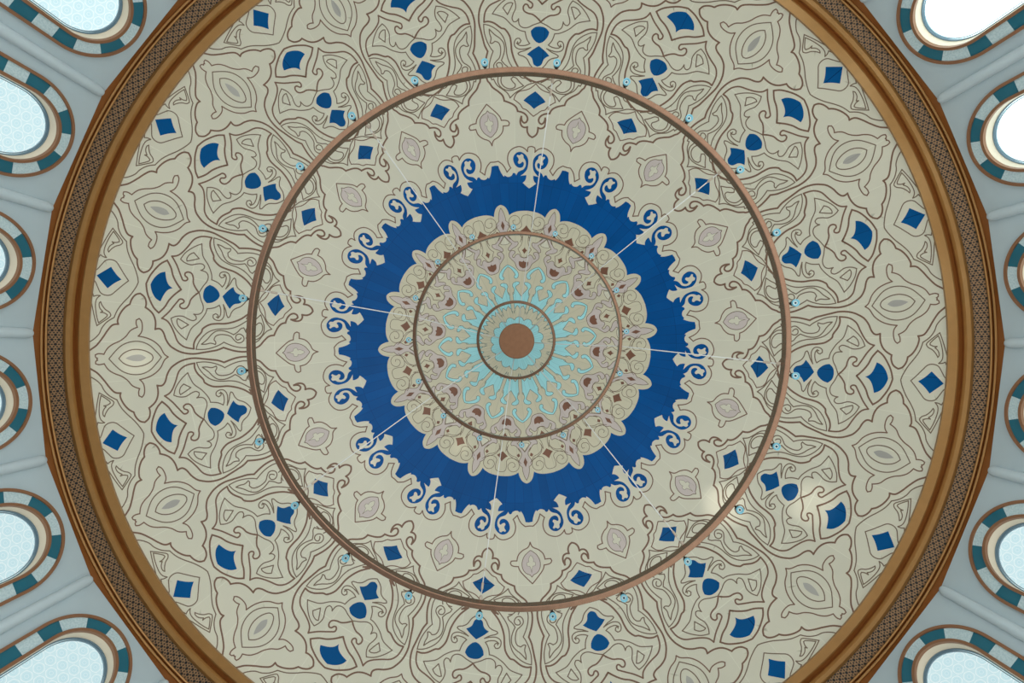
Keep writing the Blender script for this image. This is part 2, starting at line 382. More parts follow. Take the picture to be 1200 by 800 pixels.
def build_ceiling():
    S0, S1 = 1.0, 506.0
    keys = ['cream', 'sand', 'blue', 'blue2', 'line', 'grey', 'mauve', 'brown', 'cyan', 'tealline', 'greyeye']
    verts, faces, fmat = [], [], []
    def addpoly(pts, mat):
        q = []
        for p in pts:
            if not q or hypot(p[0] - q[-1][0], p[1] - q[-1][1]) > 2e-3: q.append(p)
        if len(q) > 1 and hypot(q[0][0] - q[-1][0], q[0][1] - q[-1][1]) < 2e-3: q.pop()
        if len(q) < 3: return
        b = len(verts); verts.extend(Vector(p) for p in q)
        faces.append(list(range(b, b + len(q)))); fmat.append(mat)
    B = radians(11.25)
    nr = 84
    wedge = [(S0 + (S1 - S0) * i / nr, 0.0) for i in range(nr + 1)]
    na = 14
    wedge += [(S1 * cos(B * i / na), S1 * sin(B * i / na)) for i in range(1, na)]
    wedge += [((S0 + (S1 - S0) * i / nr) * cos(B), (S0 + (S1 - S0) * i / nr) * sin(B)) for i in range(nr, -1, -1)]
    addpoly(wedge, 0)
    for key, polys in PATTERN:
        for p in polys: addpoly(p, keys.index(key))
    # filler points keep the triangles small on the curved shell
    for i in range(1, 72):
        s = i * 7.0
        n = max(1, int(s * B / 7.5))
        for j in range(n):
            a = B * (j + 0.5 + 0.2 * (i % 2)) / (n + 0.2)
            verts.append(Vector((s * cos(a), s * sin(a))))
    edges = []
    for f in faces:
        edges += [(f[i], f[(i + 1) % len(f)]) for i in range(len(f))]
    out = delaunay_2d_cdt(verts, edges, [], 0, 1e-4)
    ov, of = out[0], out[2]
    CX, CY = [], []
    for f in of:
        CX.append(sum(ov[i].x for i in f) / len(f)); CY.append(sum(ov[i].y for i in f) / len(f))
    bins = {}
    for i, (x, y) in enumerate(zip(CX, CY)): bins.setdefault((int(x // 4), int(y // 4)), []).append(i)
    lab = [-1] * len(of)
    for f, m in zip(faces, fmat):
        P = [(verts[i].x, verts[i].y) for i in f]
        x0, x1 = min(p[0] for p in P), max(p[0] for p in P); y0, y1 = min(p[1] for p in P), max(p[1] for p in P)
        E = [(P[i - 1], P[i]) for i in range(len(P)) if P[i - 1][1] != P[i][1]]
        for bx in range(int(x0 // 4), int(x1 // 4) + 1):
            for by in range(int(y0 // 4), int(y1 // 4) + 1):
                for i in bins.get((bx, by), ()):
                    x, y = CX[i], CY[i]
                    if x < x0 or x > x1 or y < y0 or y > y1: continue
                    if f is not faces[0] and lab[i] < 0: continue
                    ins = False
                    for (ax, ay), (cx, cy) in E:
                        if (ay > y) != (cy > y) and x < (cx - ax) * (y - ay) / (cy - ay) + ax: ins = not ins
                    if ins: lab[i] = m
    tris = [tuple(f) for f, l in zip(of, lab) if l >= 0]; tm = [l for l in lab if l >= 0]
    used = sorted({i for t in tris for i in t}); remap = {v: i for i, v in enumerate(used)}
    pol = [(hypot(ov[i].x, ov[i].y), degrees(atan2(ov[i].y, ov[i].x))) for i in used]
    V, Fc, MI = [], [], []
    for k in range(16):
        for side in (1, -1):
            base = len(V); w = (half_b(k, side) - axis(k)) / 11.25
            V.extend(dome_pt(s, radians(axis(k) + d * w)) for s, d in pol)
            for t, m in zip(tris, tm):
                q = [base + remap[i] for i in t]
                Fc.append(q[::-1] if side == 1 else q); MI.append(m)
    me = bpy.data.meshes.new('ceiling')
    me.from_pydata([tuple(v) for v in V], [], Fc)
    for k in keys: me.materials.append(M[k])
    me.polygons.foreach_set('material_index', MI)
    me.polygons.foreach_set('use_smooth', [True] * len(Fc))
    cen = Vector((0, 0, ZC + EYE))
    me.normals_split_custom_set_from_vertices([tuple((cen - v).normalized()) for v in V])
    me.update()
    o = bpy.data.objects.new('ceiling', me); COL.objects.link(o)
    o['kind'] = 'structure'
    o['label'] = 'painted dome with blue crown, rosette and brown scrollwork'
    print('ceiling faces', len(Fc), 'pattern tris', len(tris))
    return o
build_ceiling()

# ------------------------------------------------------------------ helpers for solid things
def mesh_obj(name, verts, faces, mats, parent=None, mi=None, smooth_=False, loc=None):
    me = bpy.data.meshes.new(name)
    me.from_pydata([tuple(v) for v in verts], [], faces)
    for m in (mats if isinstance(mats, (list, tuple)) else [mats]): me.materials.append(m)
    if mi: me.polygons.foreach_set('material_index', mi)
    me.polygons.foreach_set('use_smooth', [smooth_] * len(faces))
    me.update()
    o = bpy.data.objects.new(name, me); COL.objects.link(o)
    if parent: o.parent = parent
    if loc: o.location = loc
    return o
def fix_normals(o):
    bm = bmesh.new(); bm.from_mesh(o.data); bmesh.ops.recalc_face_normals(bm, faces=bm.faces); bm.to_mesh(o.data); bm.free()
def sharp(o, deg=35):
    for p in o.data.polygons: p.use_smooth = True
    o.data.set_sharp_from_angle(angle=radians(deg))
def lathe(name, prof, mats, n=192, parent=None, closed=True, mi=None, loc=None, a0=0.0, uv=False, angs=None, smooth_=True):
    """prof: (radius, z) points"""
    V, Fc, MI = [], [], []
    m = len(prof)
    for i in range(n):
        a = a0 + 2 * pi * i / n
        for r, z in prof: V.append((r * cos(a), r * sin(a), z))
    segs = m if closed else m - 1
    for i in range(n):
        for j in range(segs):
            j2 = (j + 1) % m; i2 = (i + 1) % n
            Fc.append((i * m + j, i * m + j2, i2 * m + j2, i2 * m + j)); MI.append(mi[j] if mi else 0)
    o = mesh_obj(name, V, Fc, mats, parent, MI, False, loc)
    if closed: fix_normals(o)
    if uv:
        me = o.data; ul = me.uv_layers.new(name='UVMap')
        L = [0]
        for j in range(1, m): L.append(L[-1] + hypot(prof[j][0] - prof[j - 1][0], prof[j][1] - prof[j - 1][1]))
        rm = sum(p[0] for p in prof) / m
        for p in me.polygons:
            vs = list(p.vertices); ii = [v // m for v in vs]
            wrap = max(ii) - min(ii) > 1
            for li, v in zip(p.loop_indices, vs):
                i, j = v // m, v % m
                if wrap and i == 0: i = n
                ul.data[li].uv = (rm * 2 * pi * i / n, L[j])
    if smooth_: sharp(o)
    return o
def SZ(s, z): return (s * z / F, z + EYE)       # point seen at s, at height z above the eye

# ------------------------------------------------------------------ cornice
def gold(name, col, rough, metal=0.25, noise=0.12):
    m = plain(name, col, rough, metal, noise, 5.0, 0.15); return m
M['gold'] = gold('bronze_gold_paint', srgb(166, 120, 66), 0.42)
M['gold_dark'] = gold('dark_bronze_paint', srgb(140, 84, 36), 0.45)
def lattice_mat():
    m, nt, b = new_mat('pierced_lattice')
    uv = N(nt, 'ShaderNodeUVMap'); sp = N(nt, 'ShaderNodeSeparateXYZ'); nt.links.new(uv.outputs[0], sp.inputs[0])
    P = 0.108; k = 2 * pi / P
    x = math_n(nt, 'MULTIPLY', sp.outputs[0], k); y = math_n(nt, 'MULTIPLY', sp.outputs[1], k)
    def wave(cx, cy, mul=1.0):
        return math_n(nt, 'COSINE', math_n(nt, 'ADD', math_n(nt, 'MULTIPLY', x, cx * mul), math_n(nt, 'MULTIPLY', y, cy * mul)))
    s3 = sqrt(3) / 2
    f = math_n(nt, 'ADD', wave(1, 0), math_n(nt, 'ADD', wave(.5, s3), wave(.5, -s3)))
    g = math_n(nt, 'ADD', wave(0, 1.1547, 1.5), math_n(nt, 'ADD', wave(1, .5774, 1.5), wave(1, -.5774, 1.5)))
    h1 = math_n(nt, 'GREATER_THAN', f, 1.2)
    h2 = math_n(nt, 'LESS_THAN', math_n(nt, 'ADD', f, math_n(nt, 'MULTIPLY', g, 0.55)), -1.0)
    hole = math_n(nt, 'MAXIMUM', h1, h2)
    c = mix_col(nt, hole, srgb(144, 110, 76), srgb(16, 12, 9))
    nt.links.new(c, b.inputs['Base Color']); b.inputs['Roughness'].default_value = 0.5; b.inputs['Metallic'].default_value = 0.1
    bp = N(nt, 'ShaderNodeBump'); bp.inputs['Strength'].default_value = 0.5; bp.inputs['Distance'].default_value = 0.03; bp.invert = True
    nt.links.new(hole, bp.inputs['Height']); nt.links.new(bp.outputs[0], b.inputs['Normal'])
    return m
M['lattice'] = lattice_mat()

rim = lathe('trim_1', [SZ(502, 12.02), SZ(504, 11.88), SZ(515, 11.84), SZ(516.5, 11.89), SZ(520.5, 11.89), SZ(522.5, 11.82), SZ(526, 11.76), SZ(531, 11.74), SZ(534.5, 11.80),
                       (10.75, 12.1 + EYE), (10.4, 12.6 + EYE), (9.9, 12.35 + EYE)], [M['gold'], M['gold_dark']], 288,
            mi=[0, 0, 0, 1, 1, 0, 0, 0, 0, 0, 0, 0])
rim['kind'] = 'structure'; rim['label'] = 'round bronze rim moulding at the foot of the painted dome'
lat = lathe('trim_2', [SZ(534.5, 11.79), SZ(552.5, 11.66), (10.78, 11.72 + EYE), (10.5, 11.86 + EYE)], [M['lattice']], 288, uv=True)
lat['kind'] = 'structure'; lat['label'] = 'pierced lattice frieze ring outside the bronze rim'
mo = lathe('trim_3', [SZ(552.3, 11.66), SZ(553.2, 11.60), SZ(555.2, 11.58), SZ(556, 11.62), SZ(557.5, 11.62), SZ(558.2, 11.56), SZ(560.5, 11.53), SZ(561.5, 11.56),
                      (10.98, 11.62 + EYE), (10.9, 11.8 + EYE)], [M['gold'], M['gold_dark']], 288, mi=[0, 0, 1, 1, 0, 0, 0, 0, 0, 0])
mo['kind'] = 'structure'; mo['label'] = 'fine ribbed bronze moulding around the lattice frieze'
# 24-sided fascia
A0 = 0.592
APO = 10.757
VR = APO / cos(radians(7.5))
prof = [SZ(560.5, 11.545), (VR + 0.0, 11.38 + EYE), (VR + 0.35, 11.38 + EYE), (VR + 0.35, 11.95 + EYE), (10.6, 11.95 + EYE)]
def poly_ring(name, inner_circle, z_in, n_sub, mats):
    """ring whose inner edge is round and whose outer edge is the 24-sided wall"""
    V, Fc = [], []
    tot = 24 * n_sub
    for i in range(tot):
        a = radians(A0) + 2 * pi * i / tot
        loc = (i % n_sub) / n_sub * 15 - 7.5
        rw = APO / cos(radians(loc))
        V += [(inner_circle * cos(a), inner_circle * sin(a), z_in), (rw * cos(a) * 1.002, rw * sin(a) * 1.002, 11.375 + EYE),
              ((rw + .5) * cos(a), (rw + .5) * sin(a), 11.375 + EYE), ((rw + .5) * cos(a), (rw + .5) * sin(a), 12.0 + EYE),
              (inner_circle * cos(a), inner_circle * sin(a), 12.0 + EYE)]
    for i in range(tot):
        i2 = (i + 1) % tot
        for j in range(5):
            j2 = (j + 1) % 5
            Fc.append((i * 5 + j, i * 5 + j2, i2 * 5 + j2, i2 * 5 + j))
    o = mesh_obj(name, V, Fc, mats); fix_normals(o); sharp(o, 20); return o
ic, icz = SZ(560.8, 11.55)
fa = poly_ring('trim_4', ic, icz, 12, [M['gold_dark']])
fa['kind'] = 'structure'; fa['label'] = 'many-sided dark bronze fascia where the cornice meets the pale wall'

# ------------------------------------------------------------------ drum walls with window openings
M['wall'] = plain('pale_blue_grey_plaster', srgb(188, 204, 211), 0.6, 0, 0.03, 2.5, 0.05)
M['wallin'] = M['wall']
M['teal'] = plain('teal_marble', srgb(28, 104, 124), 0.35, 0, 0.12, 4)
def pale_marble():
    m, nt, b = new_mat('speckled_pale_marble')
    tc = N(nt, 'ShaderNodeTexCoord'); nz = N(nt, 'ShaderNodeTexNoise'); nz.inputs['Scale'].default_value = 26; nz.inputs['Detail'].default_value = 4
    nt.links.new(tc.outputs['Object'], nz.inputs['Vector'])
    rp = N(nt, 'ShaderNodeValToRGB'); rp.color_ramp.elements[0].position = 0.38; rp.color_ramp.elements[1].position = 0.6
    rp.color_ramp.elements[0].color = srgb(186, 210, 216); rp.color_ramp.elements[1].color = srgb(208, 226, 230)
    nt.links.new(nz.outputs['Fac'], rp.inputs[0]); nt.links.new(rp.outputs[0], b.inputs['Base Color'])
    b.inputs['Roughness'].default_value = 0.4
    return m
M['pale'] = pale_marble()
M['border'] = gold('bronze_window_border', srgb(150, 106, 76), 0.45, 0.2, 0.08)
M['reveal'] = plain('cream_reveal', srgb(232, 214, 190), 0.6, 0, 0.02, 3)
M['frame'] = plain('grey_blue_window_frame', srgb(120, 142, 156), 0.4, 0.3)
def glass_mat(name, strength, tint):
    m = bpy.data.materials.new(name); m.use_nodes = True; nt = m.node_tree
    nt.nodes.clear()
    out = N(nt, 'ShaderNodeOutputMaterial'); em = N(nt, 'ShaderNodeEmission'); gl = N(nt, 'ShaderNodeBsdfGlossy'); ad = N(nt, 'ShaderNodeMixShader')
    uv = N(nt, 'ShaderNodeUVMap'); sp = N(nt, 'ShaderNodeSeparateXYZ'); nt.links.new(uv.outputs[0], sp.inputs[0])
    k = 2 * pi / 0.21
    x = math_n(nt, 'MULTIPLY', sp.outputs[0], k); y = math_n(nt, 'MULTIPLY', sp.outputs[1], k)
    s3 = sqrt(3) / 2
    def wave(cx, cy): return math_n(nt, 'COSINE', math_n(nt, 'ADD', math_n(nt, 'MULTIPLY', x, cx), math_n(nt, 'MULTIPLY', y, cy)))
    f = math_n(nt, 'ADD', wave(1, 0), math_n(nt, 'ADD', wave(.5, s3), wave(.5, -s3)))
    r1 = math_n(nt, 'LESS_THAN', math_n(nt, 'ABSOLUTE', math_n(nt, 'SUBTRACT', f, -0.72)), 0.20)   # rings
    r2 = math_n(nt, 'LESS_THAN', math_n(nt, 'ABSOLUTE', math_n(nt, 'SUBTRACT', f, 2.15)), 0.22)
    r3 = math_n(nt, 'GREATER_THAN', f, 0.6)
    c = mix_col(nt, math_n(nt, 'MULTIPLY', r3, 0.5), tint[0], tint[1])
    c = mix_col(nt, math_n(nt, 'MULTIPLY', r1, 0.75), c, tint[2])
    c = mix_col(nt, math_n(nt, 'MULTIPLY', r2, 0.5), c, tint[2])
    nt.links.new(c, em.inputs[0]); em.inputs[1].default_value = strength
    gl.inputs['Roughness'].default_value = 0.25
    ad.inputs[0].default_value = 0.04
    nt.links.new(em.outputs[0], ad.inputs[1]); nt.links.new(gl.outputs[0], ad.inputs[2]); nt.links.new(ad.outputs[0], out.inputs[0])
    return m
TINT = (srgb(206, 234, 238), srgb(190, 226, 234), srgb(240, 252, 252))
G_ = {}
def glass(strength):
    key = round(strength, 2)
    if key not in G_:
        G_[key] = glass_mat('lit_patterned_glass_%d' % len(G_), key, TINT)
    return G_[key]

WO = 1.066                     # half width over the outer border
BW, BB = 0.362, 0.062          # band width with borders, border width
WI = WO - BW                   # half width of the opening
EV = 0.14                      # the arch is a little taller than a half circle
AZ = 11.187 - 1.066 - 0.14                    # height of the arch centre above the eye
SILL = 7.35
WALL_TOP, WALL_BOT = 11.42, 6.2
DEPTH = 0.15
def stadium(h, sill, n=48):
    """outline of an arched opening: u, z from lower right, over the arch to lower left"""
    p = [(h, sill)]
    m = 12
    for i in range(1, m): p.append((h, sill + (AZ - sill) * i / m))
    for i in range(n + 1):
        a = pi * i / n; p.append((h * cos(a), AZ + (h + EV) * sin(a)))
    for i in range(m - 1, 0, -1): p.append((-h, sill + (AZ - sill) * i / m))
    p.append((-h, sill))
    return p
def frame_at(az):
    """basis for a wall facet: u along the wall, outward normal"""
    n = Vector((cos(az), sin(az), 0)); u = Vector((-sin(az), cos(az), 0)); return u, n
# one wall mesh, all facets
V, Fc = [], []
HW = APO * math.tan(radians(7.5))
hole = stadium(WI + 0.02, SILL - 0.02)
out2 = [Vector(p) for p in [(HW, WALL_BOT), (HW, WALL_TOP), (-HW, WALL_TOP), (-HW, WALL_BOT)]]
vv = out2 + [Vector(p) for p in hole]
res = delaunay_2d_cdt(vv, [], [list(range(4)), list(range(4, 4 + len(hole)))], 1, 1e-5)
wv, wf = res[0], [f for f, og in zip(res[2], res[5]) if 1 not in og]
for k in range(24):
    az = radians(A0 + 7.5 + 15 * k); u, n = frame_at(az)
    for off in (0.0, 0.42):
        base = len(V); sc_ = (APO + off) / APO
        for p in wv:
            uu = p.x * (sc_ if abs(abs(p.x) - HW) < 1e-4 else 1)
            V.append(n * (APO + off) + u * uu + Vector((0, 0, p.y + EYE)))
        for f in wf:
            q = [base + i for i in f]; Fc.append(q if off == 0 else q[::-1])
    b0 = len(V)
    V += [n * APO + u * HW + Vector((0, 0, WALL_BOT + EYE)), n * APO - u * HW + Vector((0, 0, WALL_BOT + EYE)),
          n * (APO + .42) - u * HW * 1.04 + Vector((0, 0, WALL_BOT + EYE)), n * (APO + .42) + u * HW * 1.04 + Vector((0, 0, WALL_BOT + EYE))]
    Fc.append((b0, b0 + 1, b0 + 2, b0 + 3))
wall = mesh_obj('wall_drum', V, Fc, M['wall'])
wall['kind'] = 'structure'; wall['label'] = 'pale blue-grey many-sided wall carrying the arched windows'

def band(path_o, path_i, d0, d1, mats, name, parent, mi_fn=None, faces='box'):
    """solid strip between two outlines (same point count) standing from depth d0 (into the room) to d1"""
    n = len(path_o); V, Fc, MI = [], [], []
    for (a, b) in zip(path_o, path_i):
        V += [(a[0], d0, a[1]), (b[0], d0, b[1]), (b[0], d1, b[1]), (a[0], d1, a[1])]
    for i in range(n - 1):
        for j in range(4):
            j2 = (j + 1) % 4
            Fc.append((i * 4 + j, i * 4 + j2, i * 4 + 4 + j2, i * 4 + 4 + j)); MI.append(mi_fn(i) if mi_fn else 0)
    Fc.append((0, 1, 2, 3)); MI.append(mi_fn(0) if mi_fn else 0)
    Fc.append(tuple(n * 4 - 4 + j for j in (3, 2, 1, 0))); MI.append(mi_fn(n - 2) if mi_fn else 0)
    o = mesh_obj(name, V, Fc, mats, parent, MI); fix_normals(o); sharp(o, 30)
    return o
def make_window():
    """a window at the origin: x along the wall, y outward, z above the eye level"""
    root = bpy.data.objects.new('window_1', None); COL.objects.link(root); root['kind'] = 'structure'
    # voussoirs: 8 over the arch, keystone pale and centred
    def ring(h, cuts):
        pts = []
        for t in cuts:
            if t[0] == 'a': pts.append((h * cos(t[1]), AZ + (h + EV) * sin(t[1])))
            elif t[0] == 'r': pts.append((h, t[1]))
            else: pts.append((-h, t[1]))
        return pts
    step = pi / 6
    cuts, idx = [], []
    zs = []
    z = AZ - step * 0.5 * 0  # straight part
    L = 0.43
    nst = int((AZ - SILL) / L) + 1
    # right side from the sill up
    seq = []
    for i in range(nst, 0, -1):
        z0 = max(SILL, AZ - L * (i - 0.5)); seq.append(('r', z0, i))
    edge = [('r', SILL)]
    tags = []
    # block boundaries at arch angles (k+0.5)*step measured from the keystone centre
    bounds_arch = [pi / 2 - (j + 0.5) * step for j in range(3, -4, -1)][::1]
    allb = []
    zz = SILL
    first = AZ - L * 0.36
    lows = []
    while first > SILL + 0.05:
        lows.append(first); first -= L
    lows = lows[::-1]
    nlow = len(lows)
    marks = [('r', SILL)] + [('r', q) for q in lows] + [('a', a) for a in bounds_arch if 0 < a < pi] + [('l', q) for q in lows[::-1]] + [('l', SILL)]
    pts, blk = [], []
    for i in range(len(marks) - 1):
        a, b = marks[i], marks[i + 1]
        sub = []
        if a[0] == 'a' and b[0] == 'a':
            sub = [('a', a[1] + (b[1] - a[1]) * t / 6) for t in range(6)]
        elif a[0] == 'r' and b[0] == 'a':
            sub = [a, ('a', 0.0)] + [('a', b[1] * t / 4) for t in range(1, 4)]
        elif a[0] == 'a' and b[0] == 'l':
            sub = [('a', a[1] + (pi - a[1]) * t / 4) for t in range(4)] + [('a', pi)]
        else: sub = [a]
        for q in sub: pts.append(q); blk.append(i)
    pts.append(marks[-1])
    nb = len(marks) - 1; mid = nb // 2
    so, si = ring(WO - BB + .004, pts), ring(WI + BB - .004, pts)
    band(so, si, -0.035, 0.01, [M['pale'], M['teal']], 'surround', root, lambda i: (blk[i] - mid) % 2)
    def shift(h): return stadium(h, SILL)
    band(shift(WO), shift(WO - BB), -0.065, 0.01, M['border'], 'outer_border', root)
    band(shift(WI + BB), shift(WI), -0.065, 0.0, M['border'], 'inner_border', root)
    rv = band(shift(WI + 0.028), shift(WI - 0.004), -0.005, DEPTH + 0.16, M['reveal'], 'reveal', root)
    # sill
    sl = mesh_obj('sill', *box_data((-WO, WO), (-0.10, DEPTH + 0.1), (SILL - 0.12, SILL)), M['reveal'], root)
    def closed_frame(h, w):
        return stadium(h, SILL), [(max(-h + w, min(h - w, x)) if True else x, z) for x, z in stadium(h - w, SILL + w)]
    fo, fi = closed_frame(WI - 0.002, 0.022)
    fr = band(fo, fi, DEPTH, DEPTH + 0.05, M['frame'], 'pane_frame', root)
    fo, fi = closed_frame(WI - 0.042, 0.014)
    fr2 = band(fo, fi, DEPTH + 0.02, DEPTH + 0.06, M['frame'], 'glazing_bead', root)
    st = stadium(WI - 0.001, SILL)
    gv = [(x, DEPTH + 0.045, z) for x, z in st]
    gv += [(x, DEPTH + 0.055, z) for x, z in st]
    nn = len(st)
    gf = [tuple(range(nn)), tuple(range(2 * nn - 1, nn - 1, -1))] + [(i, (i + 1) % nn, nn + (i + 1) % nn, nn + i) for i in range(nn)]
    g = mesh_obj('glass', gv, gf, glass(1.0), root); fix_normals(g)
    ul = g.data.uv_layers.new(name='UVMap')
    for lp in g.data.loops:
        c = g.data.vertices[lp.vertex_index].co; ul.data[lp.index].uv = (c.x, c.z)
    return root, g
def box_data(x, y, z):
    v = [(x[i], y[j], z[k]) for i in (0, 1) for j in (0, 1) for k in (0, 1)]
    f = [(0, 1, 3, 2), (4, 6, 7, 5), (0, 4, 5, 1), (2, 3, 7, 6), (0, 2, 6, 4), (1, 5, 7, 3)]
    return v, f
win0, _ = make_window()
# brightness of the sky behind each window: strongest to the upper right (azimuth -45 deg), where the sun stands
def sky_strength(az):
    return 0.98 + 2.6 * max(0.0, cos(az - radians(-60))) ** 2 + 0.22 * max(0.0, -sin(az))
def place(root, az, first):
    u, n = frame_at(az)
    r = root
    if not first:
        r = root.copy(); COL.objects.link(r)
        for ch in root.children:
            c = ch.copy(); COL.objects.link(c); c.parent = r
            if ch.name.startswith('glass'):
                c.data = ch.data.copy()
    # x along -u so that y outward keeps a right-handed frame
    m = Matrix(((-u.x * -1, n.x, 0, n.x * APO), (-u.y * -1, n.y, 0, n.y * APO), (0, 0, 1, EYE), (0, 0, 0, 1)))
    if m.to_3x3().determinant() < 0:
        m = Matrix(((-u.x, n.x, 0, n.x * APO), (-u.y, n.y, 0, n.y * APO), (0, 0, 1, EYE), (0, 0, 0, 1)))
    r.matrix_world = m
    return r
WNAMES = {}
for k in range(24):
    azd = A0 + 7.5 + 15 * k
    if k == 0: continue
    r = place(win0, radians(azd), False)
    r.name = 'window_%d' % (k + 1)
    WNAMES[k] = r
place(win0, radians(A0 + 7.5), True); WNAMES[0] = win0
for k, r in WNAMES.items():
    az = radians(A0 + 7.5 + 15 * k)
    for c in r.children:
        if c.name.startswith('glass'):
            c.data.materials.clear(); c.data.materials.append(glass(sky_strength(az)))
WL = {0: 'right side, first window below the middle', 1: 'right side, second window below the middle', 2: 'window in the lower right corner',
      23: 'right side, first window above the middle', 22: 'right side, second window above the middle', 21: 'window in the upper right corner'}
for k, r in WNAMES.items():
    r['category'] = 'window'
    a = (A0 + 7.5 + 15 * k) % 360
    r['group'] = 'arched windows around the drum wall'
    r['label'] = {0: 'arched window at the right edge, just below the middle', 1: 'arched window at the right edge, third from the bottom corner upwards',
                  }.get(k, 'arched window')
def wl(k, txt): WNAMES[k % 24]['label'] = txt
wl(21, 'overexposed white arched window in the upper right corner')
wl(22, 'arched window on the right, second down from the upper corner')
wl(23, 'arched window cut by the right edge just above the middle')
wl(0, 'arched window cut by the right edge just below the middle')
wl(1, 'arched window on the right, second up from the lower corner')
wl(2, 'arched window with banded surround in the lower right corner')
wl(14, 'white arched window at the top left corner of the photograph')
wl(13, 'arched window on the left, second down from the top corner')
wl(12, 'arched window cut by the left edge just above the middle')
wl(11, 'arched window cut by the left edge just below the middle')
wl(10, 'arched window on the left, second up from the bottom corner')
wl(9, 'cyan-tinted arched window in the lower left corner')
for k in list(range(3, 9)) + list(range(15, 21)):
    wl(k, 'arched window of the drum beyond the picture edge')

# ------------------------------------------------------------------ half-round columns between the windows
M['column'] = plain('pale_grey_stucco', srgb(200, 215, 222), 0.55, 0, 0.03, 3)
def make_column():
    R = 0.112
    prof = []
    n = 16
    V, Fc = [], []
    rows = [(WALL_BOT + 0.02, R), (WALL_BOT + 0.16, R), (8.0, R), (9.5, R), (11.20, R), (11.27, R * .96), (11.33, R * .82), (11.36, R * .55)]
    for z, r in rows:
        for i in range(n + 1):
            a = pi * i / n
            V.append((r * cos(a), -r * sin(a) * 1.05, z))
        V.append((-r, 0.08, z)); V.append((r, 0.08, z))
    w = n + 3
    for j in range(len(rows) - 1):
        for i in range(w):
            i2 = (i + 1) % w
            Fc.append((j * w + i, j * w + i2, (j + 1) * w + i2, (j + 1) * w + i))
    Fc.append(tuple(range(w))[::-1]); Fc.append(tuple((len(rows) - 1) * w + i for i in range(w)))
    o = mesh_obj('half_round_column', V, Fc, M['column']); fix_normals(o); sharp(o, 40)
    return o
col0 = make_column()
CL = {22: 'upper right, between the corner window and the next', 23: '', 0: ''}
def column_label(k):
    return {21: 'half-round pale column at the right, cut by the top edge',
            22: 'upper right half-round column, beside the overexposed white window',
            23: 'half-round column on the right, second down from the top',
            0: 'half-round column on the right at middle height',
            1: 'half-round column on the right, second up from the bottom',
            2: 'lower right half-round column above the corner window',
            3: 'half-round pale column at the right, cut by the bottom edge',
            15: 'half-round pale column at the left, cut by the top edge',
            14: 'upper left half-round column, ending above the dome rim',
            13: 'half-round column on the left, second down from the top',
            12: 'half-round column on the left at middle height',
            11: 'half-round column on the left, second up from the bottom',
            10: 'lower left half-round column above the corner window',
            9: 'half-round pale column at the left, cut by the bottom edge'}.get(k, 'half-round column of the drum beyond the picture edge')
for k in range(24):
    az = radians(A0 + 15 * k)
    c = col0 if k == 0 else col0.copy()
    if k: COL.objects.link(c)
    u, n = frame_at(az)
    m = Matrix(((u.x, n.x, 0, n.x * (VR - .02)), (u.y, n.y, 0, n.y * (VR - .02)), (0, 0, 1, EYE), (0, 0, 0, 1)))
    if m.to_3x3().determinant() < 0:
        m = Matrix(((-u.x, n.x, 0, n.x * (VR - .02)), (-u.y, n.y, 0, n.y * (VR - .02)), (0, 0, 1, EYE), (0, 0, 0, 1)))
    c.matrix_world = m
    c['kind'] = 'structure'; c['category'] = 'column'; c['group'] = 'half-round columns between the windows'; c['label'] = column_label(k)

# ------------------------------------------------------------------ chandelier
def metal(name, col, rough=0.35, metal_=0.75):
    m, nt, b = new_mat(name)
    tc = N(nt, 'ShaderNodeTexCoord'); nz = N(nt, 'ShaderNodeTexNoise'); nz.inputs['Scale'].default_value = 7; nz.inputs['Detail'].default_value = 6
    nt.links.new(tc.outputs['Object'], nz.inputs['Vector'])
    v = math_n(nt, 'ADD', 0.8, math_n(nt, 'MULTIPLY', nz.outputs['Fac'], 0.4))
    hsv = N(nt, 'ShaderNodeHueSaturation'); hsv.inputs['Color'].default_value = col
    nt.links.new(v, hsv.inputs['Value']); nt.links.new(hsv.outputs[0], b.inputs['Base Color'])
    b.inputs['Metallic'].default_value = metal_; b.inputs['Roughness'].default_value = rough
    return m
M['copper'] = metal('brushed_copper', srgb(138, 108, 90), 0.25, 0.9)
M['hubm'] = metal('mottled_copper', srgb(146, 106, 80), 0.45, 0.6)
M['cable'] = plain('steel_cable', srgb(226, 226, 224), 0.45, 0.0)
M['clamp'] = metal('copper_clamp', srgb(200, 184, 168), 0.4, 0.4)
M['darkm'] = plain('dark_bronze_arm', srgb(60, 40, 30), 0.45, 0.5)
M['lampglass'] = plain('pale_cyan_lamp_glass', srgb(132, 200, 222), 0.15)
M['lampin'] = plain('dark_teal_lamp_socket', srgb(18, 66, 84), 0.3)
M['lampwhite'] = plain('white_lamp_ring', srgb(225, 240, 240), 0.3)

